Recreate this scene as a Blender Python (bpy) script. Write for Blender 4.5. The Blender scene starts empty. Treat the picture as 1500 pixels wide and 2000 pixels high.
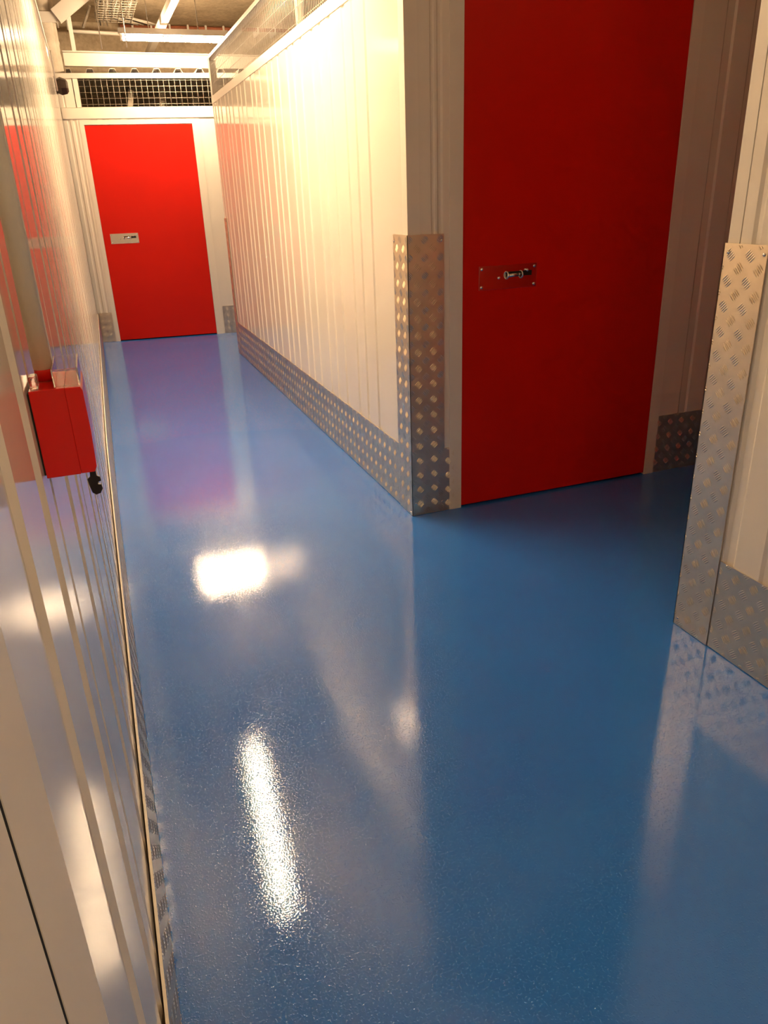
import bpy, bmesh, math, random
from mathutils import Vector, Matrix
random.seed(4)
PI = math.pi
scene = bpy.context.scene
COL = scene.collection

# ------------------------------------------------------------------ materials
def nodes(name):
    m = bpy.data.materials.new(name); m.use_nodes = True
    nt = m.node_tree
    return m, nt, nt.nodes['Principled BSDF'], nt.links

def coords(nt, L, scale=(1, 1, 1)):
    tc = nt.nodes.new('ShaderNodeTexCoord'); mp = nt.nodes.new('ShaderNodeMapping')
    mp.inputs['Scale'].default_value = scale
    L.new(tc.outputs['Object'], mp.inputs['Vector'])
    return mp.outputs['Vector']

def noise(nt, L, vec, scale, detail=2.0, rough=.5):
    n = nt.nodes.new('ShaderNodeTexNoise')
    n.inputs['Scale'].default_value = scale; n.inputs['Detail'].default_value = detail
    n.inputs['Roughness'].default_value = rough
    L.new(vec, n.inputs['Vector'])
    return n

def ramp(nt, L, fac, stops):
    r = nt.nodes.new('ShaderNodeValToRGB'); e = r.color_ramp.elements
    e[0].position, e[0].color = stops[0][0], (*stops[0][1], 1)
    e[1].position, e[1].color = stops[-1][0], (*stops[-1][1], 1)
    for p, c in stops[1:-1]:
        k = e.new(p); k.color = (*c, 1)
    L.new(fac, r.inputs['Fac'])
    return r

def paint(name, col, rough=.3, spec=.5, bump=0.0, bscale=60.0, metal=0.0, var=.04, vscale=3.0, stretch=(1, 1, 1)):
    m, nt, b, L = nodes(name)
    v = coords(nt, L, stretch)
    n = noise(nt, L, v, vscale, 3)
    lo = tuple(c * (1 - var) for c in col); hi = tuple(min(1, c * (1 + var)) for c in col)
    r = ramp(nt, L, n.outputs['Fac'], [(.3, lo), (.7, hi)])
    L.new(r.outputs['Color'], b.inputs['Base Color'])
    b.inputs['Roughness'].default_value = rough
    b.inputs['Specular IOR Level'].default_value = spec
    b.inputs['Metallic'].default_value = metal
    if bump:
        n2 = noise(nt, L, v, bscale, 2)
        bp = nt.nodes.new('ShaderNodeBump'); bp.inputs['Strength'].default_value = 1.0
        bp.inputs['Distance'].default_value = bump
        L.new(n2.outputs['Fac'], bp.inputs['Height']); L.new(bp.outputs['Normal'], b.inputs['Normal'])
    return m

WHITE = (.80, .745, .655)
M_wall = paint('white_coated_sheet', WHITE, .10, .55, .00005, 22, var=.012)
M_flat = paint('white_flat_trim', (.79, .735, .645), .42, .4, .00004, 90, var=.012)
M_steelw = paint('white_painted_steel', (.66, .62, .56), .38, .45, .00005, 60, var=.03)
M_red = paint('red_door_paint', (.62, .008, .001), .36, .2, .00006, 70, var=.02)
M_redgloss = paint('red_moulded_plastic', (.72, .013, .007), .17, .5, 0, var=.02)
M_alu = paint('aluminium_tread_plate', (.76, .645, .50), .38, .5, .00003, 300, metal=1.0, var=.06, vscale=14)
M_brushed = paint('brushed_stainless', (.72, .69, .64), .14, .5, .00003, 60, metal=1.0, var=.06, vscale=8, stretch=(60, 2, 2))
M_chrome = paint('bright_screw_steel', (.85, .83, .8), .15, .5, metal=1.0, var=.02)
M_conduit = paint('cream_plastic_conduit', (.86, .78, .60), .42, .4, .00004, 40, var=.05, vscale=9)
M_black = paint('black_plastic', (.018, .014, .012), .4, .4, var=.1)
M_dark = paint('dark_gap', (.02, .017, .014), .8, .2, var=.1)
M_brownbox = paint('dark_brown_plastic', (.045, .026, .014), .5, .3, var=.2, vscale=20)
M_wire = paint('galvanised_wire_shaded', (.36, .33, .28), .55, .5, metal=.3, var=.08, vscale=20)  # wire colour darkened, the shade over the far mesh is painted in
M_wirelit = paint('galvanised_wire_lit', (.62, .58, .52), .5, .5, metal=.3, var=.08, vscale=20)  # paler copy of the wire, lamp light on the right mesh painted in
M_deck = paint('roof_deck_sheet', (.72, .67, .6), .4, .4, var=.06)
M_lagging = paint('plaster_pipe_lagging', (.50, .44, .36), .85, .2, .006, 22, var=.13, vscale=9)
M_rust = paint('red_brown_pipe', (.30, .10, .05), .6, .3, var=.35, vscale=12)
M_galv = paint('galvanised_steel', (.62, .57, .5), .45, .5, .0002, 40, metal=.5, var=.15, vscale=14)
M_greyunit = paint('grey_unit_partition', (.20, .19, .18), .6, .3, var=.12)

def concrete(name, a, b_, sc=1.6):
    m, nt, b, L = nodes(name)
    v = coords(nt, L)
    n = noise(nt, L, v, sc, 8, .62)
    r = ramp(nt, L, n.outputs['Fac'], [(.3, a), (.55, tuple((x + y) / 2 for x, y in zip(a, b_))), (.75, b_)])
    n2 = noise(nt, L, v, 23, 6, .6)
    mx = nt.nodes.new('ShaderNodeMixRGB'); mx.blend_type = 'MULTIPLY'; mx.inputs['Fac'].default_value = .55
    r2 = ramp(nt, L, n2.outputs['Fac'], [(.32, (.55, .5, .45)), (.62, (1, 1, 1))])
    L.new(r.outputs['Color'], mx.inputs['Color1']); L.new(r2.outputs['Color'], mx.inputs['Color2'])
    L.new(mx.outputs['Color'], b.inputs['Base Color'])
    b.inputs['Roughness'].default_value = .9
    bp = nt.nodes.new('ShaderNodeBump'); bp.inputs['Distance'].default_value = .01; bp.inputs['Strength'].default_value = .6
    L.new(n2.outputs['Fac'], bp.inputs['Height']); L.new(bp.outputs['Normal'], b.inputs['Normal'])
    return m
M_conc = concrete('rough_concrete_soffit', (.44, .365, .255), (.80, .68, .50))
M_concw = concrete('smooth_concrete_wall', (.50, .41, .29), (.60, .50, .37), .7)

def floor_mat():
    m, nt, b, L = nodes('blue_epoxy_floor')
    v = coords(nt, L)
    n = noise(nt, L, v, 1.3, 4)
    r = ramp(nt, L, n.outputs['Fac'], [(.3, (.020, .172, .66)), (.7, (.024, .188, .71))])
    L.new(r.outputs['Color'], b.inputs['Base Color'])
    b.inputs['Roughness'].default_value = .035
    b.inputs['Specular IOR Level'].default_value = .88
    # orange peel of the rolled resin, plus a few sand grains
    peel = noise(nt, L, v, 235, 1.2, .5)
    broad = noise(nt, L, v, 30, 1.5, .5)
    grain = nt.nodes.new('ShaderNodeTexVoronoi'); grain.inputs['Scale'].default_value = 70
    L.new(v, grain.inputs['Vector'])
    gr = ramp(nt, L, grain.outputs['Distance'], [(.0, (1, 1, 1)), (.12, (0, 0, 0))])
    pick = nt.nodes.new('ShaderNodeMath'); pick.operation = 'GREATER_THAN'; pick.inputs[1].default_value = .93
    L.new(grain.outputs['Color'], pick.inputs[0])
    mul = nt.nodes.new('ShaderNodeMath'); mul.operation = 'MULTIPLY'
    L.new(gr.outputs['Color'], mul.inputs[0]); L.new(pick.outputs[0], mul.inputs[1])
    pk = nt.nodes.new('ShaderNodeMapRange'); pk.interpolation_type = 'SMOOTHERSTEP'
    pk.inputs['From Min'].default_value = .56; pk.inputs['From Max'].default_value = .74
    L.new(peel.outputs['Fac'], pk.inputs['Value'])
    b0 = nt.nodes.new('ShaderNodeBump'); b0.inputs['Distance'].default_value = .00031; b0.inputs['Strength'].default_value = 1
    L.new(pk.outputs['Result'], b0.inputs['Height'])
    b1 = nt.nodes.new('ShaderNodeBump'); b1.inputs['Distance'].default_value = .00013; b1.inputs['Strength'].default_value = 1
    L.new(peel.outputs['Fac'], b1.inputs['Height']); L.new(b0.outputs['Normal'], b1.inputs['Normal'])
    b2 = nt.nodes.new('ShaderNodeBump'); b2.inputs['Distance'].default_value = .00007; b2.inputs['Strength'].default_value = 1
    L.new(broad.outputs['Fac'], b2.inputs['Height']); L.new(b1.outputs['Normal'], b2.inputs['Normal'])
    b3 = nt.nodes.new('ShaderNodeBump'); b3.inputs['Distance'].default_value = .0005; b3.inputs['Strength'].default_value = 1
    L.new(mul.outputs[0], b3.inputs['Height']); L.new(b2.outputs['Normal'], b3.inputs['Normal'])
    L.new(b3.outputs['Normal'], b.inputs['Normal'])
    return m
M_floor = floor_mat()

def emit(name, col, strength):
    m, nt, b, L = nodes(name)
    b.inputs['Base Color'].default_value = (.9, .88, .85, 1)
    b.inputs['Emission Color'].default_value = (*col, 1)
    b.inputs['Emission Strength'].default_value = strength
    return m
TUBE = (1.0, .71, .42)
M_tubes = [emit('lit_fluorescent_tube', TUBE, 70), emit('lit_fluorescent_tube_bright', TUBE, 92), emit('lit_fluorescent_tube_dim', TUBE, 20)]  # last tube simply turned down to balance the near walls

def clear(name):
    m, nt, b, L = nodes(name)
    b.inputs['Base Color'].default_value = (.97, .93, .9, 1)
    b.inputs['Transmission Weight'].default_value = 1
    b.inputs['Roughness'].default_value = .04
    b.inputs['IOR'].default_value = 1.49
    return m
M_clear = clear('clear_polycarbonate')

# ------------------------------------------------------------------ mesh helpers
class MB:
    def __init__(s): s.v, s.f, s.sm = [], [], []
    def add(s, vs, fs, smooth=False):
        o = len(s.v); s.v += [tuple(p) for p in vs]
        s.f += [tuple(o + i for i in f) for f in fs]; s.sm += [smooth] * len(fs)
        return s
    def box(s, x0, x1, y0, y1, z0, z1, b=0.0):
        if not b:
            vs = [(x, y, z) for z in (z0, z1) for y in (y0, y1) for x in (x0, x1)]
            return s.add(vs, [(0, 2, 3, 1), (4, 5, 7, 6), (0, 1, 5, 4), (2, 6, 7, 3), (0, 4, 6, 2), (1, 3, 7, 5)])
        bm = bmesh.new(); bmesh.ops.create_cube(bm, size=1)
        for v in bm.verts:
            v.co = ((x0 + x1) / 2 + v.co.x * (x1 - x0), (y0 + y1) / 2 + v.co.y * (y1 - y0), (z0 + z1) / 2 + v.co.z * (z1 - z0))
        bmesh.ops.bevel(bm, geom=bm.edges[:], offset=b, segments=2, affect='EDGES', profile=.6)
        bm.verts.index_update()
        s.add([v.co.copy() for v in bm.verts], [[v.index for v in f.verts] for f in bm.faces]); bm.free()
        return s
    def tube(s, pts, r, n=12, caps=True):
        pts = [Vector(p) for p in pts]; rings = []
        prev = None
        for i, p in enumerate(pts):
            t = (pts[min(i + 1, len(pts) - 1)] - pts[max(i - 1, 0)]).normalized()
            a = Vector((0, 0, 1)) if abs(t.z) < .9 else Vector((1, 0, 0))
            if prev is not None: a = prev
            u = (a - t * a.dot(t)).normalized(); prev = u; w = t.cross(u)
            rr = r[i] if isinstance(r, (list, tuple)) else r
            rings.append([p + (u * math.cos(2 * PI * k / n) + w * math.sin(2 * PI * k / n)) * rr for k in range(n)])
        vs = [q for ring in rings for q in ring]; fs = []
        for i in range(len(pts) - 1):
            for k in range(n):
                fs.append((i * n + k, i * n + (k + 1) % n, (i + 1) * n + (k + 1) % n, (i + 1) * n + k))
        s.add(vs, fs, True)
        if caps:
            o = len(s.v) - len(vs)
            s.f.append(tuple(o + k for k in reversed(range(n)))); s.f.append(tuple(o + (len(pts) - 1) * n + k for k in range(n)))
            s.sm += [False, False]
        return s
    def bar(s, p, q, w, h, up=(0, 0, 1)):
        p, q = Vector(p), Vector(q); t = (q - p).normalized(); u = Vector(up)
        u = (u - t * u.dot(t)).normalized(); r = t.cross(u)
        vs = [c + r * (w / 2 * i) + u * (h / 2 * j) for c in (p, q) for i, j in ((-1, -1), (1, -1), (1, 1), (-1, 1))]
        return s.add(vs, [(3, 2, 1, 0), (4, 5, 6, 7), (0, 1, 5, 4), (1, 2, 6, 5), (2, 3, 7, 6), (3, 0, 4, 7)])
    def prism(s, poly, fn, a, b):
        n = len(poly)
        vs = [fn(p, a) for p in poly] + [fn(p, b) for p in poly]
        return s.add(vs, [tuple(reversed(range(n))), tuple(range(n, 2 * n))] + [(i, (i + 1) % n, n + (i + 1) % n, n + i) for i in range(n)])
    def build(s, name, mat, parent=None):
        me = bpy.data.meshes.new(name); me.from_pydata(s.v, [], s.f)
        bm = bmesh.new(); bm.from_mesh(me); bmesh.ops.recalc_face_normals(bm, faces=bm.faces[:]); bm.to_mesh(me); bm.free()
        me.polygons.foreach_set('use_smooth', s.sm); me.materials.append(mat); me.update()
        o = bpy.data.objects.new(name, me); COL.objects.link(o)
        if parent:
            o.parent = parent; o.matrix_parent_inverse = Matrix.Translation(-parent.location)
        return o

def tag(o, label=None, cat=None, group=None, kind=None):
    if label: o['label'] = label
    if cat: o['category'] = cat
    if group: o['group'] = group
    if kind: o['kind'] = kind
    return o
def empty(name, loc, label=None, cat=None, group=None, kind=None):
    o = bpy.data.objects.new(name, None); o.location = loc; COL.objects.link(o)
    return tag(o, label, cat, group, kind)
def struct(o, label=None, cat=None): return tag(o, label, cat, None, 'structure')

# ------------------------------------------------------------------ the plan of the place (metres; camera stands at 0,0)
def xl(y):                       # painted face of the left wall: bends very slightly half way
    if y < 3.6: return -.083
    return -.083 + (y - 3.6) / (8.5 - 3.6) * .046
def yf(x): return 8.518 - .106 * (x - .159)      # far wall, a few degrees off square
XR, YA, XN = 1.1745, 2.889, 1.62   # right wall, red door wall, nearer right wall
YE, YN = 7.20, 1.687               # far end of the right wall; end of the nearer right wall
ZP, ZM, ZL, ZC = 2.145, 2.41, 2.52, 3.2   # panel top, mesh top, left wall top, ceiling
ZT = 3.195                                # side passage walls, raised unseen to the soffit to keep lamp light out

def sheet(u0, u1, v0, v1, grooves, fn, depth=.006, flank=.010, thick=.03):
    """one run of ribbed sheet: profile along u (grooves = [(start, end, depth)]), extruded v0..v1; fn(u, d, v) -> point"""
    P = [(u0, 0.0)]
    for a, b, d in sorted(grooves):
        if a - .001 <= u0 or b + .001 >= u1: continue
        f = min(flank, (b - a) / 3)
        P += [(a, 0), (a + f, -d), (b - f, -d), (b, 0)]
    P.append((u1, 0.0))
    Q = []                                     # subdivide long runs so bent walls follow
    for i, (u, d) in enumerate(P):
        if i:
            pu, pd = P[i - 1]; n = int(abs(u - pu) // .6)
            Q += [(pu + (u - pu) * k / (n + 1), pd + (d - pd) * k / (n + 1)) for k in range(1, n + 1)]
        Q.append((u, d))
    mb = MB(); n = len(Q)
    vs = []
    for v in (v0, v1):
        vs += [fn(u, d, v) for u, d in Q] + [fn(u, -thick, v) for u, d in Q]
    fs = []
    for i in range(n - 1):
        fs += [(i, i + 1, 2 * n + i + 1, 2 * n + i), (n + i, 3 * n + i, 3 * n + i + 1, n + i + 1),
               (i, n + i, n + i + 1, i + 1), (2 * n + i, 2 * n + i + 1, 3 * n + i + 1, 3 * n + i)]
    fs += [(0, 2 * n, 3 * n, n), (n - 1, 2 * n - 1, 4 * n - 1, 3 * n - 1)]
    return mb.add(vs, fs)

def join(*mbs):
    r = MB()
    for m in mbs: r.add(m.v, m.f); r.sm[-len(m.f):] = m.sm
    return r
def triple(start, end, offs=(0, .155, .29), w=.052, d=.006, per=.5):
    g = []; s = start
    while s < end:
        g += [(s + o, s + o + w, d) for o in offs]; s += per
    return g

# five-bar tread plate: a thin slab with raised lens bars, two opposed directions
TILE = .068
def tread(u0, u1, v0, v1, fn, mb=None, off=(0, 0), thick=.0025, slab=True, clip=True):
    mb = mb or MB()
    if slab:
        nu = max(1, int((u1 - u0) / .6)); us = [u0 + (u1 - u0) * i / nu for i in range(nu + 1)]
        vs = [fn(u, d, v) for d in (0, -thick) for v in (v0, v1) for u in us]; n = nu + 1
        fs = []
        for i in range(nu):
            fs += [(i, i + 1, n + i + 1, n + i), (2 * n + i, 3 * n + i, 3 * n + i + 1, 2 * n + i + 1),
                   (i, 2 * n + i, 2 * n + i + 1, i + 1), (n + i, n + i + 1, 3 * n + i + 1, 3 * n + i)]
        fs += [(0, n, 3 * n, 2 * n), (nu, 2 * n + nu, 3 * n + nu, n + nu)]
        mb.add(vs, fs)
    h = TILE / 2; Lb, W, H = .029, .0042, .0013
    vs_all, fs_all = [], []
    c = math.sqrt(.5)
    for i in range(int(math.floor((u0 - off[0]) / TILE)) - 1, int((u1 - off[0]) / TILE) + 2):
        for j in range(int(math.floor((v0 - off[1]) / TILE)) - 1, int((v1 - off[1]) / TILE) + 2):
            for k in (0, 1):
                cu, cv = off[0] + (i + .5 * k) * TILE, off[1] + (j + .5 * k) * TILE
                du, dv = (c, c) if k else (c, -c)
                nu_, nv_ = -dv, du
                for t in (-2, -1, 0, 1, 2):
                    bu, bv = cu + nu_ * t * .0062, cv + nv_ * t * .0062
                    L = Lb * (1 if abs(t) < 2 else .9)
                    # clip the bar's axis to the plate
                    lo, hi = -L / 2, L / 2
                    for p, d, a, b in ((bu, du, u0, u1), (bv, dv, v0, v1)):
                        ta, tb = (a + .002 - p) / d, (b - .002 - p) / d
                        if ta > tb: ta, tb = tb, ta
                        lo, hi = max(lo, ta), min(hi, tb)
                    if hi - lo < .007: continue
                    def P(s_, w_, h_): return fn(bu + du * s_ + nu_ * w_, h_, bv + dv * s_ + nv_ * w_)
                    l = hi - lo; a1, a2 = lo + l * .28, hi - l * .28
                    o = len(vs_all)
                    vs_all += [P(lo, 0, 0), P(a1, -W / 2, 0), P(a2, -W / 2, 0), P(hi, 0, 0), P(a2, W / 2, 0), P(a1, W / 2, 0), P(a1, 0, H), P(a2, 0, H)]
                    fs_all += [(o, o + 1, o + 6), (o + 1, o + 2, o + 7, o + 6), (o + 2, o + 3, o + 7), (o + 3, o + 4, o + 7), (o + 4, o + 5, o + 6, o + 7), (o + 5, o, o + 6)]
    mb.add(vs_all, fs_all)
    return mb

fnL = lambda u, d, v: (xl(u) + d, u, v)               # left wall, faces +x
fnR = lambda u, d, v: (XR - d, u, v)                  # right wall, faces -x
fnN = lambda u, d, v: (XN - d, u, v)                  # nearer right wall, faces -x
fnA = lambda u, d, v: (u, YA - d, v)                  # red door wall, faces -y
fnF = lambda u, d, v: (u, yf(u) - d, v)               # far wall, faces -y
def lift(fn, e): return lambda u, d, v: fn(u, d + e, v)

# ------------------------------------------------------------------ setting
fl = MB().box(-.6, 5.2, -4.6, 10.4, -.08, 0); struct(fl.build('floor', M_floor), 'glossy blue resin floor running down the corridor', 'floor')
ce = MB().box(-.6, 5.2, -4.6, 10.4, ZC, ZC + .15); struct(ce.build('ceiling', M_conc), 'rough bare concrete soffit above the storage units', 'ceiling')
struct(MB().box(-.6, 5.2, 10.25, 10.4, 0, ZC).build('wall_back', M_concw), 'plain concrete wall behind and above the far storage unit', 'wall')
struct(MB().box(-.6, 5.2, -4.6, -4.5, 0, ZC).build('wall_front', M_flat), 'plain white wall closing the corridor behind the viewer', 'wall')
struct(MB().box(5.1, 5.2, -4.5, 10.25, 0, ZC).build('wall_side', M_concw), 'concrete outer wall beyond the storage units', 'wall')
struct(MB().box(-.6, -.45, -4.5, 10.25, 0, ZC).build('wall_outer', M_concw), 'concrete outer wall behind the left white wall', 'wall')

# left wall: ribbed sheets, with a flat flashed joint beside the viewer
gl = []
s = .545
while s < 8.2:
    gl += [(s, s + .055, .0055), (s + .185, s + .24, .0055), (s + .305, s + .325, .003)]; s += .5
lw = join(sheet(.408, 8.47, 0, ZL, gl, fnL), sheet(-4.5, .20, 0, ZL, triple(-4.4, 0), fnL))
struct(lw.build('wall_left', M_wall), 'long glossy white ribbed metal wall along the left side', 'wall')
tl = MB()
tl.prism([(.195, -.03), (.195, .0), (.222, .003), (.3065, .003), (.3075, -.02), (.3105, -.02), (.3115, .0035), (.404, .0035), (.413, .0), (.413, -.03)],
         lambda p, z: (xl(0) + p[1], p[0], z), 0, ZL)
struct(tl.build('trim_left', M_flat), 'flat white flashing with a thin dark joint beside the viewer', 'trim')
MB().box(xl(0) - .001, xl(0) + .0030, .3072, .3108, 0, ZL).build('dark_joint', M_dark, bpy.data.objects['trim_left'])
cap = MB()
for a, b in ((-4.5, 3.6), (3.6, 8.44)):
    cap.add([(xl(a) - .035, a, ZL - .04), (xl(a) + .006, a, ZL - .04), (xl(a) + .006, a, ZL + .004), (xl(a) - .035, a, ZL + .004),
             (xl(b) - .035, b, ZL - .04), (xl(b) + .006, b, ZL - .04), (xl(b) + .006, b, ZL + .004), (xl(b) - .035, b, ZL + .004)],
            [(3, 2, 1, 0), (4, 5, 6, 7), (0, 1, 5, 4), (1, 2, 6, 5), (2, 3, 7, 6), (3, 0, 4, 7)])
struct(cap.build('trim_left_top', M_flat), 'white capping strip along the top of the left wall', 'trim')

# right wall
gr = triple(3.262, 7.1)
rw = sheet(YA + .05, YE, 0, ZP - .02, gr, fnR)
struct(rw.build('wall_right', M_wall), 'white ribbed metal wall on the right of the corridor, brightly lit', 'wall')
re_ = MB().prism([(XR - .001, YE - .05), (XR - .001, YE + .002), (XR + .12, YE + .002), (XR + .12, YE - .03), (XR + .03, YE - .03), (XR + .03, YE - .05)], lambda p, z: (p[0], p[1], z), 0, ZP)
struct(re_.build('trim_end', M_flat), 'white corner flashing at the far end of the right wall', 'trim')
rc = MB().prism([(XR - .0015, YA + .052), (XR - .0015, YA - .0015), (XR + .05, YA - .0015), (XR + .05, YA + .03), (XR + .03, YA + .03), (XR + .03, YA + .052)], lambda p, z: (p[0], p[1], z), 0, ZP)
struct(rc.build('trim_corner', M_flat), 'white corner flashing between the right wall and the red door wall', 'trim')
rt = MB().prism([(-.004, ZP - .055), (-.004, ZP), (.05, ZP), (.05, ZP - .02), (.004, ZP - .055)], lambda p, y: (XR + p[0], y, p[1]), YA - .004, YE + .004)
struct(rt.build('trim_right_top', M_flat), 'white capping strip along the top of the right wall', 'trim')

# red door wall
DA0, DA1, DZ = 1.412, 2.43, 2.03
ga = [(1.273, 1.292, .004), (1.300, 1.325, .005)]
gb = [(2.600, 2.655, .006), (2.745, 2.798, .006)] + triple(2.96, 5.0)
aw = join(sheet(XR + .05, DA0 - .06, 0, ZT, ga, fnA), sheet(DA1 + .055, 5.1, 0, ZT, gb, fnA), sheet(DA0 - .06, DA1 + .055, DZ + .07, ZT, [(1.6, 1.65, .006), (1.75, 1.8, .006), (2.1, 2.15, .006)], fnA))
struct(aw.build('wall_red_door_side', M_wall), 'shadowed white ribbed wall around the nearer red door', 'wall')

# nearer right wall and its return into the side passage
gn = [(1.578, 1.608, .005)] + [(a, b, .006) for a, b, _ in triple(-4.3, 1.4, (.0, .155, .29), .045)]
nw = sheet(-4.5, YN - .042, 0, ZT, gn, fnN)
struct(nw.build('wall_near', M_wall), 'white ribbed wall at the right edge, nearest the viewer', 'wall')
nc = MB().prism([(XN - .0015, YN - .0405), (XN - .0015, YN), (XN + .06, YN), (XN + .06, YN - .03), (XN + .03, YN - .03), (XN + .03, YN - .0405)], lambda p, z: (p[0], p[1], z), 0, ZT)
struct(nc.build('trim_near', M_flat), 'white corner flashing at the end of the nearest right wall', 'trim')
fnPW = lambda u, d, v: (u, YN + d, v)
nr = join(sheet(XN + .06, 1.83, 0, ZT, [], fnPW), sheet(2.93, 5.1, 0, ZT, triple(3.0, 5.0), fnPW), sheet(1.83, 2.93, 2.10, ZT, [], fnPW))
struct(nr.build('wall_passage', M_wall), 'white ribbed wall facing into the dark side passage', 'wall')

# far wall
DF0, DF1, DFZ = .150, 1.150, 2.043
gf = [(.0, .035, .005), (.055, .085, .005)]
fw = join(sheet(-.035, .108, 0, ZP, gf, fnF), sheet(1.222, 5.1, 0, ZP, [(a, b, d) for a, b, d in triple(1.5, 5)], fnF),
          sheet(.108, 1.222, DFZ + .045, ZP, [(.214, .278, .005), (.33, .38, .005), (.44, .49, .005), (.553, .62, .005), (.72, .77, .005), (.9, .95, .005), (1.05, 1.1, .005)], fnF))
struct(fw.build('wall_far', M_wall), 'white ribbed wall at the far end of the corridor around the far red door', 'wall')
ft = MB()
ft.add([fnF(x, d, z) for x in (-.03, 5.1) for d, z in ((.006, ZP - .05), (.010, ZP - .045), (.010, ZP + .045), (-.03, ZP + .055), (-.03, ZP - .05))],
       [(0, 1, 2, 3, 4), (9, 8, 7, 6, 5)] + [(i, (i + 1) % 5, 5 + (i + 1) % 5, 5 + i) for i in range(5)])
struct(ft.build('trim_far', M_flat), 'white rail under the wire mesh above the far red door', 'trim')
fp = sheet(-.035, .105, ZP + .05, 2.44, [(.0, .02, .003)], fnF, thick=.02)
fp2 = sheet(.112, .155, ZP + .05, 2.44, [], lift(fnF, .004), thick=.02)
struct(join(fp, fp2).build('trim_infill', M_flat), 'white infill panel left of the mesh above the far door', 'trim')

# ------------------------------------------------------------------ doors with lock plates
def box_on(fn, u0, u1, d0, d1, v0, v1, b=0.0):
    mb = MB().box(u0, u1, d0, d1, v0, v1, b)
    mb.v = [fn(*p) for p in mb.v]
    return mb
def disc_on(fn, u, v, r, d0, d1, n=14, dome=.0):
    mb = MB(); pr = [(r, d0), (r, d1 - dome * .6), (r * .75, d1 - dome * .15), (.0001, d1)] if dome else [(r, d0), (r, d1), (.0001, d1)]
    vs = [fn(u + q * math.cos(2 * PI * k / n), d, v + q * math.sin(2 * PI * k / n)) for q, d in pr for k in range(n)]
    fs = [(i * n + k, i * n + (k + 1) % n, (i + 1) * n + (k + 1) % n, (i + 1) * n + k) for i in range(len(pr) - 1) for k in range(n)]
    return mb.add(vs, fs, bool(dome))

def door(name, fn, u0, u1, ztop, fl0, fl1, head, lu, lz, label):
    at = fn((u0 + u1) / 2, 0, 0)
    root = empty(name, at, label, 'door', None, 'structure')
    box_on(fn, u0 + .001, u1 - .001, -.042, .001, .010, ztop - .002, .0012).build('door_leaf', M_red, root)
    fr = join(box_on(fn, fl0, u0 - .001, -.05, .0035, .0, head), box_on(fn, u1 + .001, fl1, -.05, .0035, .0, head),
              box_on(fn, u0 - .001, u1 + .001, -.05, .0035, ztop + .004, head))
    fr.build('door_frame', M_flat, root)
    box_on(fn, u0, u1, -.06, -.044, 0, ztop).build('door_stop', M_dark, root)
    W, H = .272, .096
    pl = tag(box_on(fn, lu, lu + W, .001, .0035, lz, lz + H, .0008).build('lock_plate', M_brushed, root), 'brushed steel lock plate')
    for a, b in ((.012, .012), (W - .012, .012), (.012, H - .012), (W - .012, H - .012)):
        disc_on(fn, lu + a, lz + b, .0062, .003, .0075, dome=.004).build('screw', M_chrome, pl)
    disc_on(fn, lu + .092, lz + .046, .0055, .003, .008, dome=.004).build('keyhole_stud', M_chrome, pl)
    # slot in the plate, sliding bolt, its guides and finger stud
    box_on(fn, lu + .125, lu + .248, .003, .0042, lz + .048, lz + .068).build('bolt_slot', M_dark, pl)
    rod = MB().tube([fn(lu + .128, .010, lz + .052), fn(lu + .20, .010, lz + .056)], .0075, 12); rod.build('sliding_bolt', M_brushed, pl)
    for a in (.128, .196):
        g = MB()
        pts = [fn(lu + a, .003 + .017 * math.sin(PI * k / 8), lz + .054 + .014 * math.cos(PI * k / 8)) for k in range(9)]
        g.tube(pts, .0032, 8); g.build('bolt_guide', M_chrome, pl)
    disc_on(fn, lu + .222, lz + .07, .006, .003, .016, dome=.006).build('bolt_stud', M_chrome, pl)
    return root
door('door_1', fnF, DF0, DF1, DFZ, .108, 1.222, DFZ + .045, .216, .969, 'brightly lit red storage door at the far end of the corridor')
door('door_2', fnA, DA0, DA1, DZ, DA0 - .06, DA1 + .055, DZ + .07, 1.486, .963, 'large dark red storage door round the corner on the right')

door('door_3', fnPW, 1.885, 2.875, 2.03, 1.83, 2.93, 2.10, 1.96, .963, 'red storage door across the dark side passage, facing the nearer red door')

# ------------------------------------------------------------------ tread plate skirting and corner guards
ZS = .30
struct(tread(.20, 8.46, .003, ZS, lift(fnL, .0070), off=(0, .01)).build('baseboard_left', M_alu), 'aluminium tread plate skirting along the left wall', 'skirting')
lip = MB()
for a, b in ((.20, 3.6), (3.6, 8.46)):
    lip.add([(xl(y) + d, y, z) for y in (a, b) for d, z in ((.0030, ZS + .0003), (.0078, ZS + .0003), (.0078, ZS + .0016), (.0030, ZS + .0022))],
            [(0, 1, 2, 3), (7, 6, 5, 4), (0, 4, 5, 1), (1, 5, 6, 2), (2, 6, 7, 3), (3, 7, 4, 0)])
struct(lip.build('trim_skirting', M_flat), 'thin white sealant strip on top of the left tread plate', 'trim')
struct(tread(YA + .15, YE - .10, .003, ZS, lift(fnR, .003)).build('baseboard_right', M_alu), 'aluminium tread plate skirting along the bright right wall', 'skirting')
struct(tread(XR + .153, DA0 - .035, .003, ZS, lift(fnA, .003), off=(.02, 0)).build('baseboard_door', M_alu), 'narrow tread plate piece between the corner guard and the nearer red door', 'skirting')
struct(tread(DA1 + .045, 5.1, .003, ZS - .005, lift(fnA, .003), off=(.01, .02)).build('baseboard_passage', M_alu), 'shadowed tread plate skirting right of the nearer red door', 'skirting')
struct(tread(-4.5, YN - .146, .003, ZS, lift(fnN, .003), off=(.012, .03)).build('baseboard_near', M_alu), 'aluminium tread plate skirting at the right edge, nearest the viewer', 'skirting')
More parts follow.
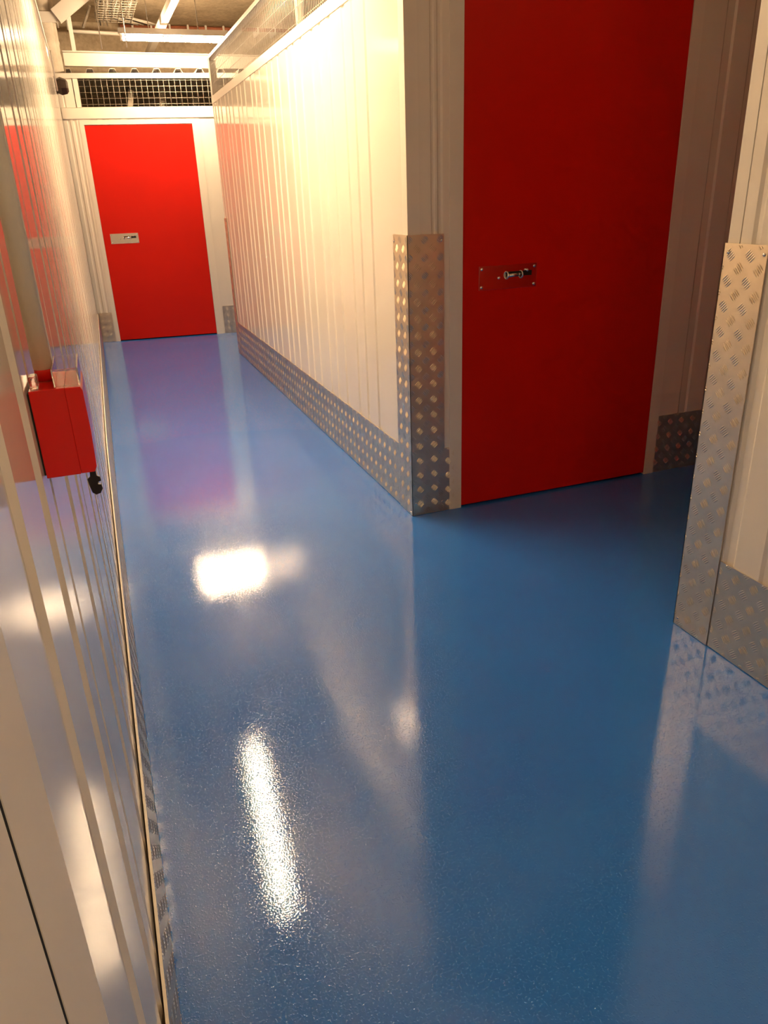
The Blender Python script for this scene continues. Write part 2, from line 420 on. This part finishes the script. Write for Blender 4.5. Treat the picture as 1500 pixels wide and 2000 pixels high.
struct(tread(-.028, .103, .003, ZS, lift(fnF, .003), off=(.0, .01)).build('baseboard_far_left', M_alu), 'small tread plate left of the far red door', 'skirting')
struct(tread(1.236, 5.1, .003, ZS - .01, lift(fnF, .003), off=(.03, .02)).build('baseboard_far_right', M_alu), 'tread plate skirting right of the far red door', 'skirting')

def guard(parts, loc, screws, label):
    mb = MB()
    for (u0, u1, fn, off) in parts: tread(u0, u1, .002, 1.195, fn, mb, off=off)
    root = empty('corner_guard', loc, label, 'corner guard', 'tread plate corner guards')
    mb.build('folded_plate', M_alu, root)
    for fn, u, v in screws: disc_on(fn, u, v, .0042, .0, .0035, 10, .003).build('screw', M_chrome, root)
e = .0065
gA, gR, gN, gE = lift(fnA, e), lift(fnR, e), lift(fnN, e), lift(fnR, e)
fnE = lambda u, d, v: (u, YE + .002 + d, v)             # end face of the right wall
fnP = lambda u, d, v: (u, YN + d, v)                    # passage face of the nearer wall
guard([(XR - e, XR + .152, gA, (.018, .02)), (YA - e, YA + .148, gR, (YA + .004, .02))], (XR, YA, 0),
      [(gA, XR + .14, .05), (gA, XR + .14, 1.17), (gA, XR + .012, .06), (gR, YA + .135, 1.17)], 'tread plate corner guard at the outer corner beside the nearer red door')
guard([(YN - .144, YN + e, gN, (YN - .02, .01)), (XN - e, XN + .14, lift(fnP, e), (.0, .0))], (XN, YN, 0),
      [(gN, YN - .012, 1.172), (gN, YN - .134, 1.172), (gN, YN - .012, .03)], 'brightest tread plate corner guard, nearest at the right edge of the corridor')
guard([(YE - .10, YE + e, gE, (0, .03)), (XR - e, XR + .10, lift(fnE, e), (0, 0))], (XR, YE, 0),
      [(gE, YE - .09, 1.17)], 'far tread plate corner guard at the distant end of the bright right wall')

# ------------------------------------------------------------------ wire mesh above the panels
def mesh_panel(fn, u0, u1, v0, v1, label, posts=(), pitch=.05, rail=None, mat=None, vpitch=.05):
    at = fn((u0 + u1) / 2, 0, v0)
    root = empty('wire_mesh_panel', at, label, 'wire mesh', 'wire mesh above the unit walls')
    mb = MB(); r = .0017
    n = int((u1 - u0) / pitch)
    for i in range(n + 1):
        u = u0 + (u1 - u0) * i / n
        mb.tube([fn(u, -.004, v0), fn(u, -.004, v1)], r, 5)
    k = 0; v = v0 + .02
    while v < v1:
        m = max(1, int((u1 - u0) / 1.2))
        mb.tube([fn(u0 + (u1 - u0) * i / m, -.008, v) for i in range(m + 1)], r, 5); v += vpitch
    mb.build('wire_grid', mat or M_wire, root)
    if rail:
        a, b, z0, z1, d0, d1 = rail
        box_on(fn, a, b, d0, d1, z0, z1, .002).build('top_rail', M_steelw, root)
    for u in posts: box_on(fn, u - .016, u + .016, -.034, -.011, v0, v1).build('post', M_steelw, root)
    return root
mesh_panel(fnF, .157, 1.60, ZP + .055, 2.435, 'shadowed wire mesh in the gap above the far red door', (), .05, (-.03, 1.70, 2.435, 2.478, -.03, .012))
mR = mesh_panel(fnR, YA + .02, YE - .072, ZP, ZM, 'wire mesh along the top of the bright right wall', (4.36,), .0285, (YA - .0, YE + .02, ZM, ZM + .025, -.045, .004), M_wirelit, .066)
MB().prism([(XR - .002, YE - .070), (XR - .002, YE + .004), (XR + .060, YE + .004), (XR + .060, YE - .004), (XR + .006, YE - .004), (XR + .006, YE - .070)], lambda p, z: (p[0], p[1], z), ZP, ZM).build('end_post', M_steelw, mR)

# inside the units: partitions and the corrugated roof of the far unit
struct(MB().box(XR + .055, 5.1, 4.385, 4.415, 0, 3.19).build('wall_partition', M_greyunit), 'grey partition between two storage units behind the mesh', 'wall')
struct(MB().box(1.72, 1.76, 8.62, 10.25, 0, 2.46).build('wall_far_unit', M_greyunit), 'grey side wall inside the far storage unit', 'wall')
dk = MB(); prof = []
prof = [(.066, 2.482), (.074, 2.520), (.106, 2.520), (.122, 2.482)]
x = -.06 + .2015
while x < 2.2:
    prof += [(x, 2.482), (x + .098, 2.482), (x + .118, 2.520), (x + .162, 2.520), (x + .182, 2.482)]; x += .2015
n = len(prof)
vs = [(p[0], y, p[1] + t) for y in (8.56, 10.24) for t in (0, .003) for p in prof]
# keep the front edge parallel to the far wall
vs = [(a, (yf(a) + .05 if b < 9 else b), c) for a, b, c in vs]
fs = []
for i in range(n - 1):
    fs += [(i, i + 1, 2 * n + i + 1, 2 * n + i), (n + i, 3 * n + i, 3 * n + i + 1, n + i + 1), (i, n + i, n + i + 1, i + 1), (2 * n + i, 2 * n + i + 1, 3 * n + i + 1, 3 * n + i)]
dk.add(vs, fs)
tag(dk.build('roof_deck', M_deck), 'trapezoidal corrugated roof sheet over the far storage unit', 'roof sheet')
# stored things glimpsed through the far mesh: long timber lengths leaning in the dark
for k, (a, b) in enumerate((((.52, 9.2, 1.6), (.66, 9.0, 2.40)), ((.86, 9.3, 1.6), (.98, 9.1, 2.42)), ((1.1, 9.4, 1.6), (1.34, 9.3, 2.38)))):
    a = (a[0] - (b[0] - a[0]) * 1.9, a[1] + .25, .02)
    tag(MB().bar(a, b, .05, .05, (0, 1, 0)).build('timber_length', M_lagging), 'pale length leaning in the dark unit behind the far mesh', 'timber', 'lengths stored in the far unit')

# ------------------------------------------------------------------ lamps
def batten(x, y, z, length, yaw, label, M_tube, rod_top=ZC):
    root = empty('fluorescent_batten_light', (x, y, z), label, 'light', 'fluorescent corridor lights')
    R = Matrix.Rotation(yaw, 3, 'Z')
    def W(p): q = R @ Vector(p); return (q.x + x, q.y + y, q.z + z)
    def bx(*a, b=0.0):
        m = MB().box(*a, b); m.v = [W(p) for p in m.v]; return m
    h = length / 2
    bx(-h - .03, h + .03, -.026, .026, .03, .078, b=.004).build('housing', M_steelw, root)
    for s in (-1, 1):
        bx(s * (h + .008) - .011, s * (h + .008) + .011, -.017, .017, -.018, .031, b=.003).build('lamp_holder', M_flat, root)
        MB().tube([W((s * h * .48, 0, .078)), W((s * h * .48, 0, rod_top - z))], .004, 8).build('hanger_rod', M_galv, root)
    t = MB().tube([W((-h + .001, 0, 0)), W((h - .001, 0, 0))], .019, 16); t.build('tube', M_tube, root)
    return root
batten(.50, 4.02, 2.62, 1.5, PI / 2 - .07, 'lit fluorescent batten hung lengthwise over the middle of the corridor', M_tubes[0])
batten(1.03, 8.0, 2.685, .9, -.02, 'lit fluorescent batten hung crosswise before the far beam', M_tubes[1])
batten(.50, -1.15, 2.62, 1.5, PI / 2, 'lit fluorescent batten hung lengthwise behind the viewer', M_tubes[2])

# ------------------------------------------------------------------ steel and services overhead
bm_ = empty('steel_beam', (.9, 8.9, 2.56), 'wide white steel beam crossing above the far red door', 'beam')
MB().box(.07, 3.0, 8.80, 8.86, 2.575, 2.685, .003).build('web', M_steelw, bm_)
MB().box(.07, 3.0, 8.74, 8.92, 2.685, 2.693).build('top_flange', M_steelw, bm_)
tag(MB().box(.925, .985, 6.4, 10.24, 2.80, 2.86, .002).build('ceiling_rail', M_steelw), 'white steel rail running lengthwise over the far light', 'rail')
tag(MB().box(  .160, .198, 8.83, 8.876, 2.694, ZC - .001, .002).build('steel_post', M_steelw), 'white steel post rising from the far beam to the soffit', 'post')
bmc = bmesh.new(); bmesh.ops.create_cube(bmc, size=1)
for v in bmc.verts: v.co = (-.055 + v.co.x * .22, 8.77 + v.co.y * .20, 1.60 + v.co.z * 3.19)
bmesh.ops.bevel(bmc, geom=[e for e in bmc.edges if abs((e.verts[0].co - e.verts[1].co).z) > 1], offset=.04, segments=3, affect='EDGES')
bmesh.ops.subdivide_edges(bmc, edges=[e for e in bmc.edges if abs((e.verts[0].co - e.verts[1].co).z) > 1], cuts=120, use_grid_fill=True)
for v in bmc.verts:
    k = .004 + .004 * math.sin(v.co.z * 23 + v.co.x * 40)
    v.co.x += random.uniform(-1, 1) * k; v.co.y += random.uniform(-1, 1) * k
bmc.verts.index_update()
cm = MB().add([v.co.copy() for v in bmc.verts], [[v.index for v in f.verts] for f in bmc.faces], True); bmc.free()
struct(cm.build('column_far', M_lagging), 'rough plastered column in the far left corner beside the white beam', 'column')
br = empty('steel_brace', (.10, 8.7, 2.9), 'white diagonal steel brace clamped to the rough plastered column', 'brace')
MB().bar((.066, 8.64, 2.945), (.40, 8.64, 3.19 - .012), .05, .125, (0, 0, 1)).build('strut', M_steelw, br)
sb = MB()
sb.box(-.19, .064, 8.645, 8.660, 2.90, 2.985); sb.box(.066, .080, 8.645, 8.90, 2.90, 2.985)
sb.build('clamp_band', M_steelw, br)
tag(MB().tube([(.173, 9.35, 3.199), (.173, 9.35, 2.97), (.20, 9.35, 2.955), (.86, 9.28, 2.93)], .017, 10).build('ceiling_pipe', M_steelw), 'thin white pipe crossing under the soffit behind the cable basket', 'pipe')
tag(MB().bar((.31, 9.3, 2.985), (.39, 8.95, 3.10), .02, .02).build('pipe_stay', M_galv), 'short pale stay rising from the thin white pipe', 'stay')
bp = empty('wall_mounted_pipe', (1.6, 10.05, 3.12), 'red brown pipe clipped along the top of the back wall', 'pipe')
MB().tube([(.72, 10.05, 3.14), (3.4, 10.0, 3.14)], .018, 10).build('pipe', M_rust, bp)
for k in range(9): MB().box(.85 + k * .2 - .01, .85 + k * .2 + .01, 10.0, 10.25, 3.10, 3.165).build('clip', M_steelw, bp)
# wire cable basket with cables
ct = empty('cable_basket', (.58, 8.0, 3.0), 'wire cable basket full of cables under the soffit', 'cable tray')
mb = MB()
for i in range(6):
    mb.tube([(.44 + .064 * i, 7.4, 3.0), (.44 + .064 * i, 9.1, 3.0)], .004, 6)
for s in (.43, .77):
    for z in (3.03, 3.06): mb.tube([(s, 7.4, z), (s, 9.1, z)], .004, 6)
for k in range(18):
    y = 7.42 + k * .0985
    mb.tube([(.43, y, 3.06), (.43, y, 3.0), (.77, y, 3.0), (.77, y, 3.06)], .0035, 6)
mb.build('basket', M_wire, ct)
for k in range(9):
    x0 = .455 + .034 * k; col = M_steelw if k % 3 else M_black
    pts = [(x0 + random.uniform(-.008, .008), 7.4 + .19 * j, 3.014 + .004 * (j % 2)) for j in range(9)]
    pts += [(x0 + .05 + .02 * k, 9.15, 3.02), (x0 + .18 + .02 * k, 9.35, 3.03)] if k > 2 else [(x0 + .02, 9.2, 2.99)]
    MB().tube(pts, .007, 7).build('cable', col, ct)
for i, (x, y, z0, lab) in enumerate(((.395, 8.02, 2.60, 'thin threaded rod hanging left of the far light'), (.585, 7.72, 2.57, 'thin threaded rod hanging at the left end of the far light'))):
    tag(MB().tube([(x, y, z0), (x, y, ZC)], .005, 8).build('threaded_rod', M_galv), lab, 'rod', 'threaded hanger rods')

# dark sensor housing high on the left wall
sy, sz = 8.05, 2.315
sn = empty('wall_sensor', (xl(sy), sy, sz), 'small dark brown device high on the left wall by the far corner', 'sensor')
box_on(fnL, sy - .05, sy + .05, .0, .012, sz - .06, sz + .07, .003).build('back_plate', M_brownbox, sn)
hb = MB()
ring = lambda d, r, dz: [fnL(sy + r * math.cos(PI / 3 * k + .3), d, sz + dz + r * math.sin(PI / 3 * k + .3)) for k in range(6)]
vs = ring(.012, .06, 0) + ring(.045, .075, 0) + ring(.09, .06, -.004) + ring(.104, .04, -.004)
hb.add(vs, [(i * 6 + k, i * 6 + (k + 1) % 6, (i + 1) * 6 + (k + 1) % 6, (i + 1) * 6 + k) for i in range(3) for k in range(6)] + [tuple(range(5, -1, -1)), tuple(range(18, 24))])
hb.build('hood', M_brownbox, sn)
cb = MB().tube([fnL(7.75, .012, 2.54), fnL(7.78, .014, 2.46), fnL(7.84, .010, 2.36), fnL(7.97, .010, 2.27)], .006, 8); cb.build('cable', M_steelw, sn)

# ------------------------------------------------------------------ fire alarm call point on the left wall, with its conduit and key
Y0, Y1, Z0, Z1 = .812, .902, 1.088, 1.180
XB = xl(0)
cp = empty('alarm_call_point', (XB, (Y0 + Y1) / 2, Z0), 'red fire alarm call point box on the left wall under a conduit', 'call point')
def prof_box(poly, name, mat, bev):
    mb = MB().prism(poly, lambda p, y: (p[0], y, p[1]), Y0, Y1)
    o = mb.build(name, mat, cp)
    b = o.modifiers.new('edge', 'BEVEL'); b.width = bev; b.segments = 3; b.limit_method = 'ANGLE'; b.angle_limit = .6
    return o
xs = -.0475
prof_box([(XB + .0018, Z0), (xs, Z0), (xs, Z1 + .0003), (XB + .0018, Z1)], 'back_box', M_redgloss, .0006)
prof_box([(xs + .0001, Z0 + .0004), (-.0338, Z0 + .0004), (-.0312, Z0 + .006), (-.0300, Z0 + .045), (-.0306, Z1 - .004), (-.0325, Z1), (xs + .0001, Z1)], 'front_cover', M_redgloss, .0006)
MB().box(XB, XB + .0018, Y0 + .0015, Y1 - .003, Z0 + .003, Z1 - .003).build('back_gasket', M_dark, cp)
# clear hinged flap standing proud of the top
fp_ = MB(); za, zb = Z1 + .0010, Z1 + .0185
fp_.box(-.0570, -.0318, Y0 + .003, Y0 + .0045, za, zb, .0004)
fp_.box(-.0570, -.0318, Y1 - .0045, Y1 - .003, za, zb, .0004)
fp_.box(-.0333, -.0316, Y0 + .0046, Y1 - .0046, za, zb, .0004)
fp_.box(-.0570, -.0555, Y0 + .0046, Y1 - .0046, za, zb, .0004)
fp_.build('clear_flap', M_clear, cp)
MB().box(XB + .004, XB + .012, Y0 + .002, Y0 + .02, Z1 + .0008, Z1 + .014, .0015).build('flap_hinge', M_clear, cp)
MB().tube([(-.0665, .862, Z1 + .001), (-.0665, .862, Z1 + .012), (-.0665, .862, Z1 + .0125)], [.0105, .0095, .0095], 20).build('conduit_gland', M_redgloss, cp)
cd = tag(MB().tube([(-.0665, .862, Z1 + .0126), (-.0665, .862, 1.7), (-.0665, .862, ZC - .001)], .0098, 24).build('conduit', M_conduit), 'cream plastic conduit dropping down the left wall to the call point', 'conduit')
ky = MB(); K = [(-.0030, 0), (.0030, 0), (.0030, -.006), (.0062, -.0085), (.0066, -.0125), (.0035, -.0135), (.0030, -.0160), (.0060, -.0165), (.0068, -.0215), (.0040, -.0262), (-.0010, -.0275), (-.0042, -.0245), (-.0060, -.016), (-.0066, -.009), (-.0035, -.0065)]
ky.prism(K, lambda p, y: (-.0365 + p[0], y, Z0 + p[1]), Y0 + .006, Y0 + .0085)
tag(ky.build('test_key', M_black), 'small black plastic key hanging under the red call point', 'key')

# ------------------------------------------------------------------ camera and light
yaw, pitch, roll, fpx = 0.34333747643717927, 0.4023703921323848, -0.03695219547236639, 1462.04
F = Vector((math.sin(yaw) * math.cos(pitch), math.cos(yaw) * math.cos(pitch), -math.sin(pitch)))
r0 = Vector((math.cos(yaw), -math.sin(yaw), 0)); u0 = r0.cross(F)
Rr = r0 * math.cos(roll) + u0 * math.sin(roll); Uu = -r0 * math.sin(roll) + u0 * math.cos(roll)
cam = bpy.data.cameras.new('camera'); co = bpy.data.objects.new('camera', cam); COL.objects.link(co)
m = Matrix.Identity(4)
for i in range(3): m[i][0], m[i][1], m[i][2] = Rr[i], Uu[i], -F[i]
m.translation = Vector((0, 0, 1.35)); co.matrix_world = m
cam.sensor_fit = 'VERTICAL'; cam.sensor_height = 36; cam.sensor_width = 27; cam.lens = fpx / 2000 * 36
cam.clip_start = .01; cam.clip_end = 60
scene.camera = co

w = bpy.data.worlds.new('world'); scene.world = w; w.use_nodes = True
w.node_tree.nodes['Background'].inputs['Color'].default_value = (1, .75, .5, 1)
w.node_tree.nodes['Background'].inputs['Strength'].default_value = .0

vs_ = scene.view_settings
scene.display_settings.display_device = 'sRGB'
vs_.view_transform = 'Standard'; vs_.look = 'None'; vs_.gamma = 1; vs_.exposure = 2.0; vs_.use_curve_mapping = False
scene.cycles.max_bounces = 12; scene.cycles.diffuse_bounces = 6; scene.cycles.glossy_bounces = 6; scene.cycles.transmission_bounces = 8
scene.cycles.use_denoising = True
scene.cycles.sample_clamp_indirect = 8
